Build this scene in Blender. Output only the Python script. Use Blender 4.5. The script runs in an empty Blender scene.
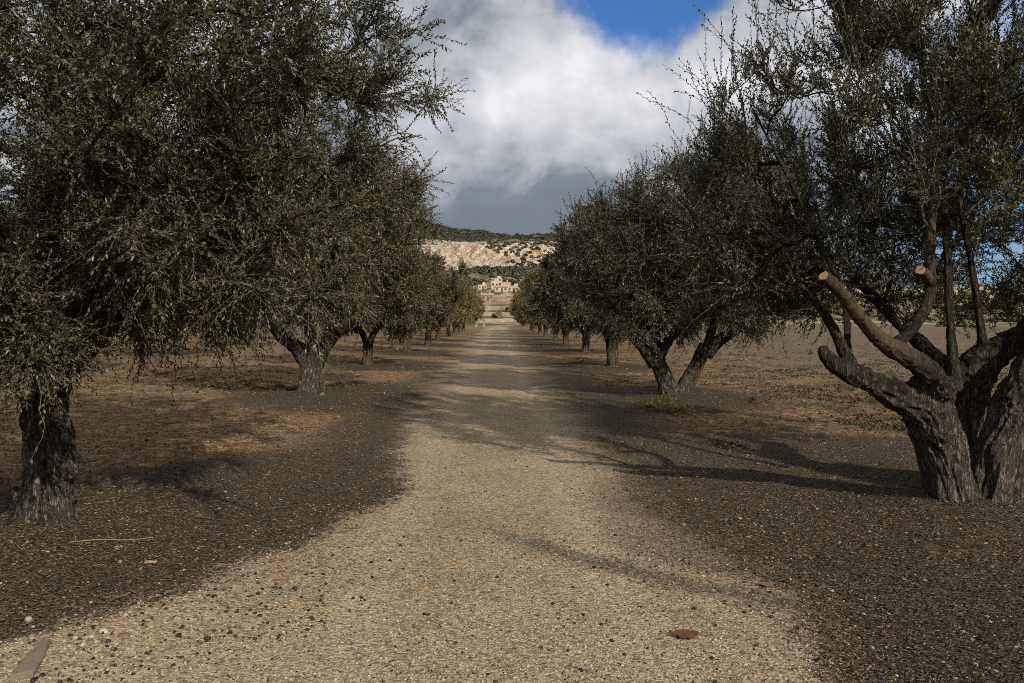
import bpy, math
import numpy as np
from mathutils import Vector

C = bpy.context.scene.collection
scn = bpy.context.scene
R = math.radians
CAMH, F, VX, VY = 1.6, 796.0, 497.0, 318.0     # camera height, focal length in pixels, vanishing point of the road

def at(px, py, d):
    """3-D point at depth d (metres along the road) seen at a picture position"""
    return np.array([(px-VX)/F*d, d, CAMH+(VY-py)/F*d])

# ------------------------------------------------------------------ noise
def _hash(ix, iy, iz, seed):
    n = (ix.astype(np.int64)*374761393 + iy.astype(np.int64)*668265263 + iz.astype(np.int64)*2147483647 + seed*1274126177) & 0xFFFFFFFF
    n = ((n ^ (n >> 13)) * 1274126177) & 0xFFFFFFFF
    n = (n ^ (n >> 16)) & 0xFFFFFFFF
    n = (n * 2246822519) & 0xFFFFFFFF
    return ((n ^ (n >> 15)) & 0xFFFFFF) / float(0xFFFFFF)

def vnoise(p, seed=0):
    p = np.asarray(p, float); i = np.floor(p).astype(np.int64); f = p-i; f = f*f*f*(f*(f*6-15)+10)
    out = 0
    for dx in (0, 1):
        for dy in (0, 1):
            for dz in (0, 1):
                w = (f[..., 0] if dx else 1-f[..., 0])*(f[..., 1] if dy else 1-f[..., 1])*(f[..., 2] if dz else 1-f[..., 2])
                out = out + w*_hash(i[..., 0]+dx, i[..., 1]+dy, i[..., 2]+dz, seed)
    return out

def fbm(p, seed=0, octv=4, gain=.5):
    a, s, t = 1., 0., 0.
    p = np.asarray(p, float)
    for o in range(octv):
        s = s + a*vnoise(p*(2.03**o), seed+o*17); t += a; a *= gain
    return s/t

def n2(x, y, sc, seed=0, octv=4, gain=.5):
    x = np.asarray(x, float); y = np.asarray(y, float)
    return fbm(np.stack([x*sc, y*sc, np.zeros_like(x)+.5], -1), seed, octv, gain)

def sstep(a, b, x):
    t = np.clip((x-a)/(b-a), 0, 1); return t*t*(3-2*t)

def unit(v):
    return v/np.maximum(np.linalg.norm(v, axis=-1, keepdims=True), 1e-9)

# ------------------------------------------------------------------ mesh helpers
class MB:
    def __init__(s): s.v = []; s.f = []; s.m = []; s.n = 0; s.a = []
    def add(s, v, f, mat=0, a=0.):
        v = np.asarray(v, float).reshape(-1, 3); f = np.asarray(f, np.int64)
        s.v.append(v); s.f.append(f+s.n); s.m.append(np.full(len(f), mat)); s.n += len(v)
        s.a.append(np.broadcast_to(np.asarray(a, float), (len(v),)))
    def mesh(s, name, mats, smooth=False, attr=None):
        me = bpy.data.meshes.new(name)
        V = np.concatenate(s.v)
        tot = np.concatenate([np.full(len(f), f.shape[1]) for f in s.f])
        idx = np.concatenate([f.ravel() for f in s.f])
        me.vertices.add(len(V)); me.vertices.foreach_set('co', V.ravel().astype(np.float32))
        me.loops.add(len(idx)); me.loops.foreach_set('vertex_index', idx.astype(np.int32))
        me.polygons.add(len(tot))
        me.polygons.foreach_set('loop_start', np.concatenate([[0], np.cumsum(tot)[:-1]]).astype(np.int32))
        me.polygons.foreach_set('loop_total', tot.astype(np.int32))
        me.polygons.foreach_set('material_index', np.concatenate(s.m).astype(np.int32))
        me.polygons.foreach_set('use_smooth', np.full(len(tot), bool(smooth)))
        for m in (mats if isinstance(mats, (list, tuple)) else [mats]): me.materials.append(m)
        if attr:
            me.attributes.new(attr, 'FLOAT', 'POINT').data.foreach_set('value', np.concatenate(s.a).astype(np.float32))
        me.update(calc_edges=True); me.validate()
        return me

def link(name, me, parent=None, loc=None):
    o = bpy.data.objects.new(name, me); C.objects.link(o)
    if parent is not None: o.parent = parent
    if loc is not None: o.location = loc
    return o

def tag(o, label=None, cat=None, group=None, kind=None):
    if label: o['label'] = label
    if cat: o['category'] = cat
    if group: o['group'] = group
    if kind: o['kind'] = kind
    return o

def empty(name, loc, rz=0.):
    o = bpy.data.objects.new(name, None); C.objects.link(o); o.location = loc; o.rotation_euler = (0, 0, rz)
    o.empty_display_size = .2
    return o

def frames(P):
    T = np.gradient(P, axis=0); T = unit(T)
    u = np.cross(T[0], [0.3, 1, .1]); u = u/np.linalg.norm(u)
    U = np.zeros_like(P)
    for i in range(len(P)):
        u = u-T[i]*np.dot(u, T[i]); u = u/np.linalg.norm(u); U[i] = u
    return T, U, np.cross(T, U)

def resample(P, rad, step):
    P = np.asarray(P, float); rad = np.asarray(rad, float)
    # Catmull-Rom through the points
    out, ro = [], []
    Q = np.vstack([2*P[0]-P[1], P, 2*P[-1]-P[-2]]); n = len(P)
    for i in range(n-1):
        p0, p1, p2, p3 = Q[i], Q[i+1], Q[i+2], Q[i+3]
        k = max(2, int(np.linalg.norm(p2-p1)/step))
        for t in np.arange(k)/k:
            out.append(.5*((2*p1)+(-p0+p2)*t+(2*p0-5*p1+4*p2-p3)*t*t+(-p0+3*p1-3*p2+p3)*t**3)); ro.append(rad[i]*(1-t)+rad[i+1]*t)
    out.append(P[-1]); ro.append(rad[-1])
    return np.array(out), np.array(ro)

def tube(mb, P, rad, sides=8, cap=True, mat=0, flute=0., seed=0, a=0.):
    T, U, W = frames(P); n = len(P)
    th = np.arange(sides)/sides*2*np.pi
    c, s = np.cos(th), np.sin(th)
    rr = np.repeat(rad[:, None], sides, 1)
    if flute > 0:
        L = np.concatenate([[0], np.cumsum(np.linalg.norm(np.diff(P, axis=0), axis=1))])
        ph = th[None, :]+L[:, None]*.5
        q = np.stack([np.cos(ph)*1.6, np.sin(ph)*1.6, np.repeat(L[:, None]*1.1, sides, 1)+seed*7.3], -1)
        rr = rr*(1+flute*(fbm(q, seed, 3)-.5)*2)
    V = P[:, None, :]+rr[..., None]*(c[None, :, None]*U[:, None, :]+s[None, :, None]*W[:, None, :])
    i = np.arange(n-1)[:, None]*sides; j = np.arange(sides)[None, :]; k = (j+1) % sides
    f = np.stack([i+j, i+k, i+sides+k, i+sides+j], -1).reshape(-1, 4)
    mb.add(V.reshape(-1, 3), f, mat, a)
    if cap:
        mb.add(np.vstack([V[-1], P[-1:]+T[-1:]*rad[-1]*.25]), np.stack([j[0], k[0], np.full(sides, sides)], -1), mat, a)
        mb.add(np.vstack([V[0], P[:1]-T[:1]*rad[0]*.25]), np.stack([k[0], j[0], np.full(sides, sides)], -1), mat, a)

# ------------------------------------------------------------------ materials
def mat(name):
    m = bpy.data.materials.new(name); m.use_nodes = True
    nt = m.node_tree; nt.nodes.clear()
    return m, nt
class NT:
    def __init__(s, nt): s.nt = nt
    def n(s, typ, ins=None, **kw):
        nd = s.nt.nodes.new(typ)
        for k, v in kw.items(): setattr(nd, k, v)
        for k, v in (ins or {}).items():
            so = nd.inputs[k]
            if hasattr(v, 'is_linked') or isinstance(v, bpy.types.NodeSocket): s.nt.links.new(v, so)
            else: so.default_value = v
        return nd
    def math(s, op, a, b=None, c=None, clamp=False):
        ins = {0: a}
        if b is not None: ins[1] = b
        if c is not None: ins[2] = c
        return s.n('ShaderNodeMath', ins, operation=op, use_clamp=clamp).outputs[0]
    def mix(s, f, a, b, blend='MIX'):
        nd = s.nt.nodes.new('ShaderNodeMix'); nd.data_type = 'RGBA'; nd.blend_type = blend
        for so, v in ((nd.inputs[0], f), (nd.inputs[6], a), (nd.inputs[7], b)):
            if isinstance(v, bpy.types.NodeSocket): s.nt.links.new(v, so)
            else: so.default_value = v if not isinstance(v, tuple) else (v+(1,))[:4]
        return nd.outputs[2]
    def noise(s, vec, scale, detail=4, rough=.55, dist=0., col=False):
        nd = s.n('ShaderNodeTexNoise', {'Vector': vec, 'Scale': scale, 'Detail': detail, 'Roughness': rough, 'Distortion': dist})
        return nd.outputs['Color' if col else 'Fac']
    def ramp(s, f, a, b, lo=0., hi=1.):
        nd = s.n('ShaderNodeMapRange', {'Value': f, 'From Min': a, 'From Max': b, 'To Min': lo, 'To Max': hi}, interpolation_type='SMOOTHSTEP')
        return nd.outputs[0]
    def attr(s, name): return s.n('ShaderNodeAttribute', attribute_name=name).outputs['Fac']
    def out(s, sh): s.n('ShaderNodeOutputMaterial', {'Surface': sh})
    def bump(s, h, strength, dist):
        return s.n('ShaderNodeBump', {'Height': h, 'Strength': strength, 'Distance': dist}).outputs[0]

def leaf_material(name, front, back, warm):
    m, nt = mat(name); N = NT(nt)
    t = N.attr('tint')
    geo = N.n('ShaderNodeNewGeometry')
    col = N.mix(geo.outputs['Backfacing'], front, back)
    col = N.mix(N.ramp(t, .72, 1.), col, warm)
    br = N.n('ShaderNodeHueSaturation', {'Color': col, 'Value': N.math('MULTIPLY_ADD', t, .7, .65)}).outputs[0]
    p = N.n('ShaderNodeBsdfPrincipled', {'Base Color': br, 'Roughness': .42, 'Specular IOR Level': .5})
    tr = N.n('ShaderNodeBsdfTranslucent', {'Color': N.mix(.5, br, (.10, .12, .03))})
    N.out(N.n('ShaderNodeMixShader', {0: .12, 1: p.outputs[0], 2: tr.outputs[0]}).outputs[0])
    return m

def bark_material(name, dark, light, foot, young):
    m, nt = mat(name); N = NT(nt)
    v = N.n('ShaderNodeTexCoord').outputs['Object']
    a = N.attr('bark'); ft = N.attr('foot'); yg = N.attr('young')
    vs = N.n('ShaderNodeMapping', {'Vector': v, 'Scale': (1, 1, .13)}).outputs[0]
    n1 = N.noise(vs, 40, 5, .65, .6); n4 = N.noise(vs, 120, 3, .7, .3); n5 = N.noise(vs, 22, 4, .6, .8)
    n2_ = N.noise(v, 5, 4, .6)
    ck = N.math('MULTIPLY', N.ramp(N.math('ABSOLUTE', N.math('SUBTRACT', n5, .5)), .0, .07), N.ramp(N.math('ABSOLUTE', N.math('SUBTRACT', n1, .5)), .0, .05, .35, 1.))
    f = N.math('ADD', N.math('MULTIPLY', a, .6), N.math('MULTIPLY', n4, .55))
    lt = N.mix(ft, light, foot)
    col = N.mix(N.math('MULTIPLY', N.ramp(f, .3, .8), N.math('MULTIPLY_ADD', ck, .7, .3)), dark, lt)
    yc = N.mix(N.ramp(n1, .35, .7), tuple(c*.4 for c in young), young)
    yc = N.mix(N.ramp(N.noise(v, 14, 5, .7), .42, .62, 0, .8), yc, (.075, .06, .042))
    col = N.mix(yg, col, yc)
    col = N.mix(N.ramp(n2_, .5, .78, 0, .35), col, tuple(c*.5 for c in light))
    lich = N.noise(v, 23, 5, .75)
    col = N.mix(N.ramp(lich, .60, .70, 0, .45), col, (.17, .165, .135))
    h = N.math('ADD', N.math('MULTIPLY', ck, N.math('MULTIPLY_ADD', yg, -.7, .9)), N.math('ADD', N.math('MULTIPLY', n1, .5), N.math('MULTIPLY', n4, .35)))
    b = N.bump(h, N.math('MULTIPLY_ADD', yg, -.4, 1.), .028)
    p = N.n('ShaderNodeBsdfPrincipled', {'Base Color': col, 'Roughness': .93, 'Specular IOR Level': .1, 'Normal': b})
    N.out(p.outputs[0]); return m

def plain(name, a, b, scale=8., rough=.9, bumpd=.0, detail=5, coord='Object', spec=.2):
    m, nt = mat(name); N = NT(nt)
    v = N.n('ShaderNodeTexCoord').outputs[coord]
    n = N.noise(v, scale, detail, .65)
    ins = {'Base Color': N.mix(N.ramp(n, .3, .7), a, b), 'Roughness': rough, 'Specular IOR Level': spec}
    if bumpd: ins['Normal'] = N.bump(n, .8, bumpd)
    N.out(N.n('ShaderNodeBsdfPrincipled', ins).outputs[0]); return m

def tinted(name, a, b, rough=.9, spec=.2):
    """colour from a per-piece random value"""
    m, nt = mat(name); N = NT(nt)
    N.out(N.n('ShaderNodeBsdfPrincipled', {'Base Color': N.mix(N.attr('tint'), a, b), 'Roughness': rough, 'Specular IOR Level': spec}).outputs[0]); return m

LEAF = leaf_material('olive_leaf', (.037, .036, .0165), (.098, .091, .056), (.085, .065, .026))
LEAF_WARM = leaf_material('olive_leaf_dry', (.048, .043, .018), (.115, .10, .058), (.11, .078, .028))
BARK = bark_material('olive_bark', (.014, .0115, .009), (.085, .068, .051), (.205, .178, .142), (.115, .085, .052))
TWIG = plain('olive_twig', (.06, .052, .036), (.19, .165, .12), 3.)
m, nt = mat('sawn_wood'); N = NT(nt)
t = N.attr('tint'); v = N.n('ShaderNodeTexCoord').outputs['Object']
rg_ = N.math('SINE', N.math('MULTIPLY', N.math('ADD', t, N.math('MULTIPLY', N.noise(v, 30, 3), .12)), 46.))
c_ = N.mix(N.ramp(rg_, -1, 1), (.36, .23, .11), (.52, .37, .20)); c_ = N.mix(N.ramp(t, .90, .97), c_, (.06, .045, .03)); c_ = N.mix(N.ramp(t, .25, .0), c_, (.16, .09, .04))
c_ = N.mix(N.ramp(N.noise(v, 90, 4, .7), .55, .7, 0, .6), c_, (.12, .08, .045))
N.out(N.n('ShaderNodeBsdfPrincipled', {'Base Color': c_, 'Roughness': .85, 'Specular IOR Level': .15}).outputs[0]); CUT = m

# ------------------------------------------------------------------ terrain height
RE_L = np.array([(-3.6, 1.0), (-3.3, 2.6), (-2.75, 3.3), (-2.35, 3.9), (-1.75, 4.9), (-1.15, 6.2), (-.85, 7.2), (-.95, 8.4), (-1.2, 9.8), (-1.35, 13), (-1.5, 21), (-1.7, 40), (-1.8, 160)])
RE_R = np.array([(1.3, 1.0), (1.4, 2.5), (1.5, 3.5), (1.7, 4.5), (1.45, 5.6), (1.2, 6.8), (1.22, 9.8), (1.3, 16), (1.45, 30), (1.7, 160)])
def road_sd(x, y):
    yl = np.maximum(y, 1.)
    l = np.interp(yl, RE_L[:, 1], RE_L[:, 0]); r = np.interp(yl, RE_R[:, 1], RE_R[:, 0])
    e = np.minimum(x-l, r-x)
    e = e+(n2(x, y, 1.7, 3, 4)-.5)*.55*sstep(60, 10, y)
    return np.where(y > 150, -1., e)

def gz(x, y):
    x = np.asarray(x, float); y = np.asarray(y, float)
    sh = sstep(1.3, 4., np.abs(x))
    z = .045*sh + (n2(x, y, .45, 11, 3)-.5)*.16*sh + (n2(x, y, 2.2, 12, 3)-.5)*.05*(.25+sh)
    for tx, ty in ((3.95, 6.6), (-3.4, 6.05), (3.5, 15.7), (-3.78, 16.3)):
        z = z + .07*np.exp(-((x-tx)**2+(y-ty)**2)/.30)
    z = z - .018*np.exp(-((np.abs(x)-.75)/.25)**2)
    z = z + .06*sstep(7, 14, np.abs(x))*np.sin(x*2.1+np.sin(y*.2))*sstep(120, 60, y)
    far = sstep(60, 130, np.hypot(x, y))
    return z*(1-far) - 0.0*far

# ------------------------------------------------------------------ world, sun, camera
EL, AZ = 28., math.degrees(math.atan2(.5, -.866))      # sun behind the camera on the right
w = bpy.data.worlds.new('World'); scn.world = w; w.use_nodes = True
wt = w.node_tree; wt.nodes.clear(); N = NT(wt)
sky = N.n('ShaderNodeTexSky', sky_type='NISHITA', sun_disc=False, sun_elevation=R(EL), sun_rotation=R(AZ), altitude=300, air_density=1., dust_density=.2, ozone_density=3.)
deep = N.mix(1., sky.outputs[0], (.29, .47, .70), 'MULTIPLY')
bg1 = N.n('ShaderNodeBackground', {'Color': deep, 'Strength': .15})
d = N.n('ShaderNodeTexCoord').outputs['Generated']
sp = N.n('ShaderNodeSeparateXYZ', {0: d}); X, Y, Z = sp.outputs
st = N.n('ShaderNodeMapping', {'Vector': d, 'Scale': (1, 1, 1.35), 'Location': (3.1, 1.7, .3)}).outputs[0]
nA = N.noise(st, 5.0, 10, .56, .15)
nB = N.noise(st, 10., 11, .63, .3)
nC = N.noise(st, 2.2, 4, .5, .2)
# thick grey bellies low over the hills, bright billows above
lowband = N.math('MULTIPLY', N.ramp(Z, .02, .10), N.ramp(Z, .26, .14))
hi = N.ramp(Z, .10, .24)
val = N.math('ADD', N.math('MULTIPLY', nA, 1.0), N.math('MULTIPLY', N.math('SUBTRACT', nB, .5), .62))
val = N.math('ADD', val, N.math('MULTIPLY', hi, .17))
val = N.math('SUBTRACT', val, N.math('MULTIPLY', lowband, .12))
cr = N.n('ShaderNodeValToRGB', {0: val}); e = cr.color_ramp
e.elements[0].position = .30; e.elements[0].color = (.175, .205, .24, 1)
e.elements[1].position = .95; e.elements[1].color = (.78, .78, .82, 1)
x = e.elements.new(.46); x.color = (.20, .235, .275, 1)
x = e.elements.new(.64); x.color = (.44, .46, .50, 1)
bg2 = N.n('ShaderNodeBackground', {'Color': cr.outputs[0], 'Strength': 1.0})
def lobe(dx, dy, dz, k):
    dv = unit(np.array([dx, dy, dz]))
    dt = N.n('ShaderNodeVectorMath', {0: d, 1: tuple(dv)}, operation='DOT_PRODUCT').outputs['Value']
    return N.ramp(dt, 1-k, 1.)
gap = N.math('MAXIMUM', lobe(.175, .93, .41, .009), N.math('MULTIPLY', lobe(.62, .86, .19, .03), .66))
gap = N.math('MAXIMUM', gap, N.ramp(Y, .35, -.1, 0, .10))  # unseen cloud cover behind the camera, added to lift the ambient light
cov = N.math('SUBTRACT', N.math('ADD', 1.05, N.math('MULTIPLY', N.math('SUBTRACT', nB, .5), 1.5)), N.math('MULTIPLY', gap, 1.25))
cov = N.ramp(cov, .12, .80)
N.n('ShaderNodeOutputWorld', {'Surface': N.n('ShaderNodeMixShader', {0: cov, 1: bg1.outputs[0], 2: bg2.outputs[0]}).outputs[0]})

L = bpy.data.lights.new('sun', 'SUN'); L.energy = 3.9; L.angle = R(.5); L.color = (1., .92, .79)
so = bpy.data.objects.new('sun', L); C.objects.link(so)
sv = Vector((math.sin(R(AZ))*math.cos(R(EL)), math.cos(R(AZ))*math.cos(R(EL)), math.sin(R(EL))))
so.rotation_euler = sv.to_track_quat('Z', 'Y').to_euler(); so.location = sv*60

cd = bpy.data.cameras.new('camera'); cd.lens = 28.; cd.sensor_width = 36.; cd.clip_end = 9000; cd.clip_start = .05
co = bpy.data.objects.new('camera', cd); C.objects.link(co)
co.location = (0, 0, CAMH); co.rotation_euler = (R(90-1.69), 0, R(-1.08)); scn.camera = co
scn.view_settings.view_transform = 'Standard'; scn.view_settings.look = 'None'
scn.cycles.filter_width = .9; scn.cycles.use_denoising = False; scn.view_settings.exposure = 0.15; scn.view_settings.gamma = 1.
try:
    scn.cycles.max_bounces = 5; scn.cycles.diffuse_bounces = 3; scn.cycles.use_adaptive_sampling = True; scn.cycles.adaptive_threshold = .012
except Exception: pass

# ------------------------------------------------------------------ ground and road
TREES_R = [(3.85, 6.6), (3.45, 15.7), (3.75, 25.6), (4.1, 36.8), (4.0, 45.8), (4.1, 55.5), (4.0, 65), (4.1, 75.5), (4.0, 86), (4.1, 97), (4.0, 108), (4.1, 120)]
TREES_L = [(-3.4, 6.05), (-3.78, 16.3), (-4.3, 26.5), (-4.05, 36.), (-4.0, 46.), (-4.1, 56), (-4.0, 66), (-4.1, 76.5), (-4.0, 87), (-4.1, 98), (-4.0, 109), (-4.1, 121)]

def litter_amt(x, y):
    """how thickly dead leaves and fallen olives lie: under the crowns and along the road's edge"""
    a = np.zeros_like(x)
    for (tx, ty), sx, s_ in ((( -1.7, 5.2), 2.9, 1.), ((3.6, 6.3), 4.4, .95)):
        q = np.hypot((x-tx)/sx, (y-ty)/4.4); a = np.maximum(a, s_*sstep(1.25, .8, q))
    for tx, ty in TREES_R[1:6]+TREES_L[1:6]:
        q = np.hypot((x-tx*.75)/2.6, (y-ty)/3.); a = np.maximum(a, .8*sstep(1.5, .6, q))
    a = np.maximum(a, .8*sstep(3.4, 1.6, np.abs(x))*sstep(42, 12, y))
    return np.clip(a+(n2(x, y, .9, 31, 4)-.5)*.5*sstep(.02, .3, a), 0, 1)

m, nt = mat('earth'); N = NT(nt)
v = N.n('ShaderNodeTexCoord').outputs['Object']
sx = N.n('ShaderNodeSeparateXYZ', {0: v}).outputs
edge = N.attr('edge'); lit = N.attr('litter'); fld = N.attr('field')
nbig = N.noise(v, .9, 5, .6); nmid = N.noise(v, 6., 5, .65); nfin = N.noise(v, 60., 3, .7); nst = N.noise(v, 24., 4, .7)
vor = N.n('ShaderNodeTexVoronoi', {'Vector': v, 'Scale': 62., 'Randomness': 1.})
vc = N.n('ShaderNodeSeparateColor', {0: vor.outputs['Color']}).outputs[0]
grav = N.mix(N.ramp(nbig, .35, .68), (.26, .212, .138), (.33, .255, .158))
grav = N.mix(N.ramp(N.noise(v, 2.6, 4, .6), .5, .72, 0, .65), grav, (.29, .175, .085))
rut = N.math('ABSOLUTE', N.math('SUBTRACT', N.math('ABSOLUTE', N.math('ADD', sx[0], N.math('MULTIPLY', N.math('SUBTRACT', nbig, .5), .5))), .72))
grav = N.mix(N.ramp(rut, .28, .08, 0, .5), grav, (.36, .285, .185))
grav = N.mix(N.ramp(nmid, .5, .75, 0, .45), grav, (.17, .135, .085))
grav = N.mix(.75, grav, N.n('ShaderNodeHueSaturation', {'Color': grav, 'Value': N.math('MULTIPLY_ADD', vc, 1.5, .35)}).outputs[0])
litc = N.mix(N.ramp(vc, .1, .95), (.030, .0235, .016), (.118, .092, .062))
litc = N.mix(N.ramp(nst, .62, .78, 0, .6), litc, (.16, .13, .09))
soil = N.mix(N.ramp(nmid, .3, .7), (.098, .061, .032), (.235, .155, .078))
soil = N.mix(N.math('MULTIPLY', N.ramp(nbig, .42, .66, 0, .8), N.ramp(sx[0], 1., 4., .15, 1.)), soil, (.062, .056, .027))
soil = N.mix(.8, soil, N.n('ShaderNodeHueSaturation', {'Color': soil, 'Value': N.math('MULTIPLY_ADD', vc, 1.4, .4)}).outputs[0])
pink = N.mix(N.ramp(nmid, .3, .7), (.105, .080, .046), (.17, .132, .080))
v2 = N.n('ShaderNodeTexVoronoi', {'Vector': v, 'Scale': 17., 'Randomness': 1.})
vc2 = N.n('ShaderNodeSeparateColor', {0: v2.outputs['Color']}).outputs[0]
soil = N.mix(fld, soil, pink)
soil = N.mix(.55, soil, N.n('ShaderNodeHueSaturation', {'Color': soil, 'Value': N.math('MULTIPLY_ADD', vc2, 1.7, .2)}).outputs[0])
dband = N.attr('dark_band')
grav = N.mix(N.ramp(N.math('ADD', dband, N.math('MULTIPLY', N.math('SUBTRACT', nst, .5), .8)), .2, 1., 0, .75), grav, N.mix(vc, (.06, .048, .035), (.17, .14, .10)))
shoulder = N.mix(N.ramp(N.math('ADD', lit, N.math('MULTIPLY', N.math('SUBTRACT', nmid, .5), .9)), .25, .7), soil, litc)
ee = N.math('ADD', edge, N.math('ADD', N.math('MULTIPLY', N.math('SUBTRACT', nmid, .5), .8), N.math('MULTIPLY', N.math('SUBTRACT', nst, .5), .6)))
rt_ = N.math('MULTIPLY', N.ramp(sx[0], .3, 1.2), .25); far_ = N.ramp(sx[1], 8., 22.); ee = N.math('ADD', ee, N.math('MULTIPLY', far_, N.math('MULTIPLY_ADD', N.math('SUBTRACT', nbig, .5), 2.4, -.02)))
wd_ = N.math('ADD', rt_, N.math('MULTIPLY_ADD', far_, .55, .17))
col = N.mix(N.ramp(N.math('DIVIDE', ee, wd_), -1., 1.), shoulder, grav)
h = N.math('ADD', N.math('MULTIPLY', vor.outputs['Distance'], -.6), N.math('MULTIPLY', nfin, .5))
p = N.n('ShaderNodeBsdfPrincipled', {'Base Color': col, 'Roughness': .95, 'Specular IOR Level': .12, 'Normal': N.bump(h, .75, .014)})
N.out(p.outputs[0]); EARTH = m

def dark_band(x, y):
    """a darker, leaf-strewn diagonal band across the near road, with darker gravel to its right"""
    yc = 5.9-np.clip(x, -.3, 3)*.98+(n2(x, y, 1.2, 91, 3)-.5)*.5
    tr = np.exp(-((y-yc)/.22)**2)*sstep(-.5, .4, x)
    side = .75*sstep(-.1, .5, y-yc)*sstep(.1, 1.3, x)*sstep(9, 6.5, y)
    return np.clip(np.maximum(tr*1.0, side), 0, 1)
def sheet(name, xs, ys, z_off, keep=None):
    Xg, Yg = np.meshgrid(xs, ys)
    x = Xg.ravel(); y = Yg.ravel(); z = gz(x, y)+z_off
    nx, ny = len(xs), len(ys)
    i = (np.arange(ny-1)[:, None]*nx+np.arange(nx-1)[None, :])
    f = np.stack([i, i+1, i+nx+1, i+nx], -1).reshape(-1, 4)
    return grid_obj(name, x, y, z, f, EARTH)
def grid_obj(name, x, y, z, f, material):
    mb = MB(); mb.add(np.stack([x, y, z], -1), f)
    me = mb.mesh(name, material, True)
    for an, val in (('edge', road_sd(x, y)), ('litter', litter_amt(x, y)), ('dark_band', dark_band(x, y)), ('field', sstep(8, 12, x)*sstep(10, 15, y+x)+.55*sstep(-9, -14, x)*sstep(18, 30, y))):
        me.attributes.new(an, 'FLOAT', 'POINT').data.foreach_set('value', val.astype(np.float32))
    return link(name, me)
def axis(stops):
    out = []
    for a, b, s in stops: out.append(np.arange(a, b, s))
    return np.concatenate(out+[[stops[-1][1]]])
xs = axis([(-3600, -400, 400), (-400, -60, 40), (-60, -16, 4), (-16, -7, .5), (-7, 7, .11), (7, 16, .5), (16, 60, 4), (60, 400, 40), (400, 3600, 400)])
ys = axis([(-200, -20, 30), (-20, 1, 3), (1, 14, .09), (14, 30, .25), (30, 60, .8), (60, 180, 6), (180, 3600, 240)])
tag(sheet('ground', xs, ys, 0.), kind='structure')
# the road: its own sheet 4 mm above the ground, its long sides following the ragged edges
yr = axis([(-8, 1, 1.), (1, 14, .09), (14, 40, .3), (40, 150, 2.)])
yl_ = np.maximum(yr, 1)
lft = np.interp(yl_, RE_L[:, 1], RE_L[:, 0]); rgt = np.interp(yl_, RE_R[:, 1], RE_R[:, 0])
t = np.linspace(0, 1, 48)
Xr = lft[:, None]+(rgt-lft)[:, None]*t[None, :]; Yr = np.repeat(yr[:, None], 48, 1)
i = np.arange(len(yr)-1)[:, None]*48+np.arange(47)[None, :]
f = np.stack([i, i+1, i+49, i+48], -1).reshape(-1, 4)
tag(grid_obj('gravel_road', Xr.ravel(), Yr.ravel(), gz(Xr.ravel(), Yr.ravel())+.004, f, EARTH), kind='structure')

# ------------------------------------------------------------------ loose stuff on the ground
rng = np.random.default_rng(5)
ICO_V = None
def ico():
    g = (1+5**.5)/2
    v = unit(np.array([(-1, g, 0), (1, g, 0), (-1, -g, 0), (1, -g, 0), (0, -1, g), (0, 1, g), (0, -1, -g), (0, 1, -g), (g, 0, -1), (g, 0, 1), (-g, 0, -1), (-g, 0, 1)], float))
    f = np.array([(0, 11, 5), (0, 5, 1), (0, 1, 7), (0, 7, 10), (0, 10, 11), (1, 5, 9), (5, 11, 4), (11, 10, 2), (10, 7, 6), (7, 1, 8), (3, 9, 4), (3, 4, 2), (3, 2, 6), (3, 6, 8), (3, 8, 9), (4, 9, 5), (2, 4, 11), (6, 2, 10), (8, 6, 7), (9, 8, 1)])
    return v, f
def stones(name, xy, size, material, flat=.65, smooth=False, elong=1.):
    v, f = ico(); n = len(xy)
    s = size[:, None]*np.stack([rng.uniform(.8, 1.2, n)*elong, rng.uniform(.75, 1.1, n), rng.uniform(.8, 1.2, n)*flat], -1)
    V = v[None]*s[:, None, :]*rng.uniform(.8, 1.2, (n, 12, 1)) if not smooth else v[None]*s[:, None, :]
    a = rng.uniform(0, 6.28, n); c, q = np.cos(a)[:, None], np.sin(a)[:, None]
    V = np.stack([V[..., 0]*c-V[..., 1]*q, V[..., 0]*q+V[..., 1]*c, V[..., 2]], -1)
    V[..., 0] += xy[:, :1]; V[..., 1] += xy[:, 1:]; V[..., 2] += (gz(xy[:, 0], xy[:, 1])+size*flat*.35+.004)[:, None]
    ff = (f[None]+np.arange(n)[:, None, None]*12).reshape(-1, 3)
    mb = MB(); mb.add(V.reshape(-1, 3), ff, 0, np.repeat(rng.uniform(0, 1, n), 12))
    return link(name, mb.mesh(name, material, smooth, 'tint'))
def spread(n, y0, y1, xw):
    """points in the camera's wedge, evenly dense in the picture's lower part"""
    y = 1/(rng.uniform(1/y1, 1/y0, n)); y = np.clip(y, y0, y1)
    x = rng.uniform(-1, 1, n)*(.68*y+.4) if xw is None else rng.uniform(-xw, xw, n)
    return np.stack([x, y], -1)
PALE = tinted('pale_gravel', (.16, .12, .07), (.46, .38, .26)); DARKB = tinted('dark_bits', (.012, .010, .010), (.05, .035, .026), .6)
pt = spread(110000, 2.9, 20, None); e_ = road_sd(pt[:, 0], pt[:, 1])
k = rng.uniform(0, 1, len(pt)) < np.where(pt[:, 0] > 0, sstep(-.8, .4, e_), sstep(-.25, .2, e_))*.96*(1-.6*dark_band(pt[:, 0], pt[:, 1]))+.035
pt = pt[k]; sz = .0022+.007*rng.uniform(0, 1, len(pt))**4.5
tag(stones('gravel', pt, sz, PALE), kind='stuff')
pt = spread(16000, 2.9, 16, None); e_ = road_sd(pt[:, 0], pt[:, 1])
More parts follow.
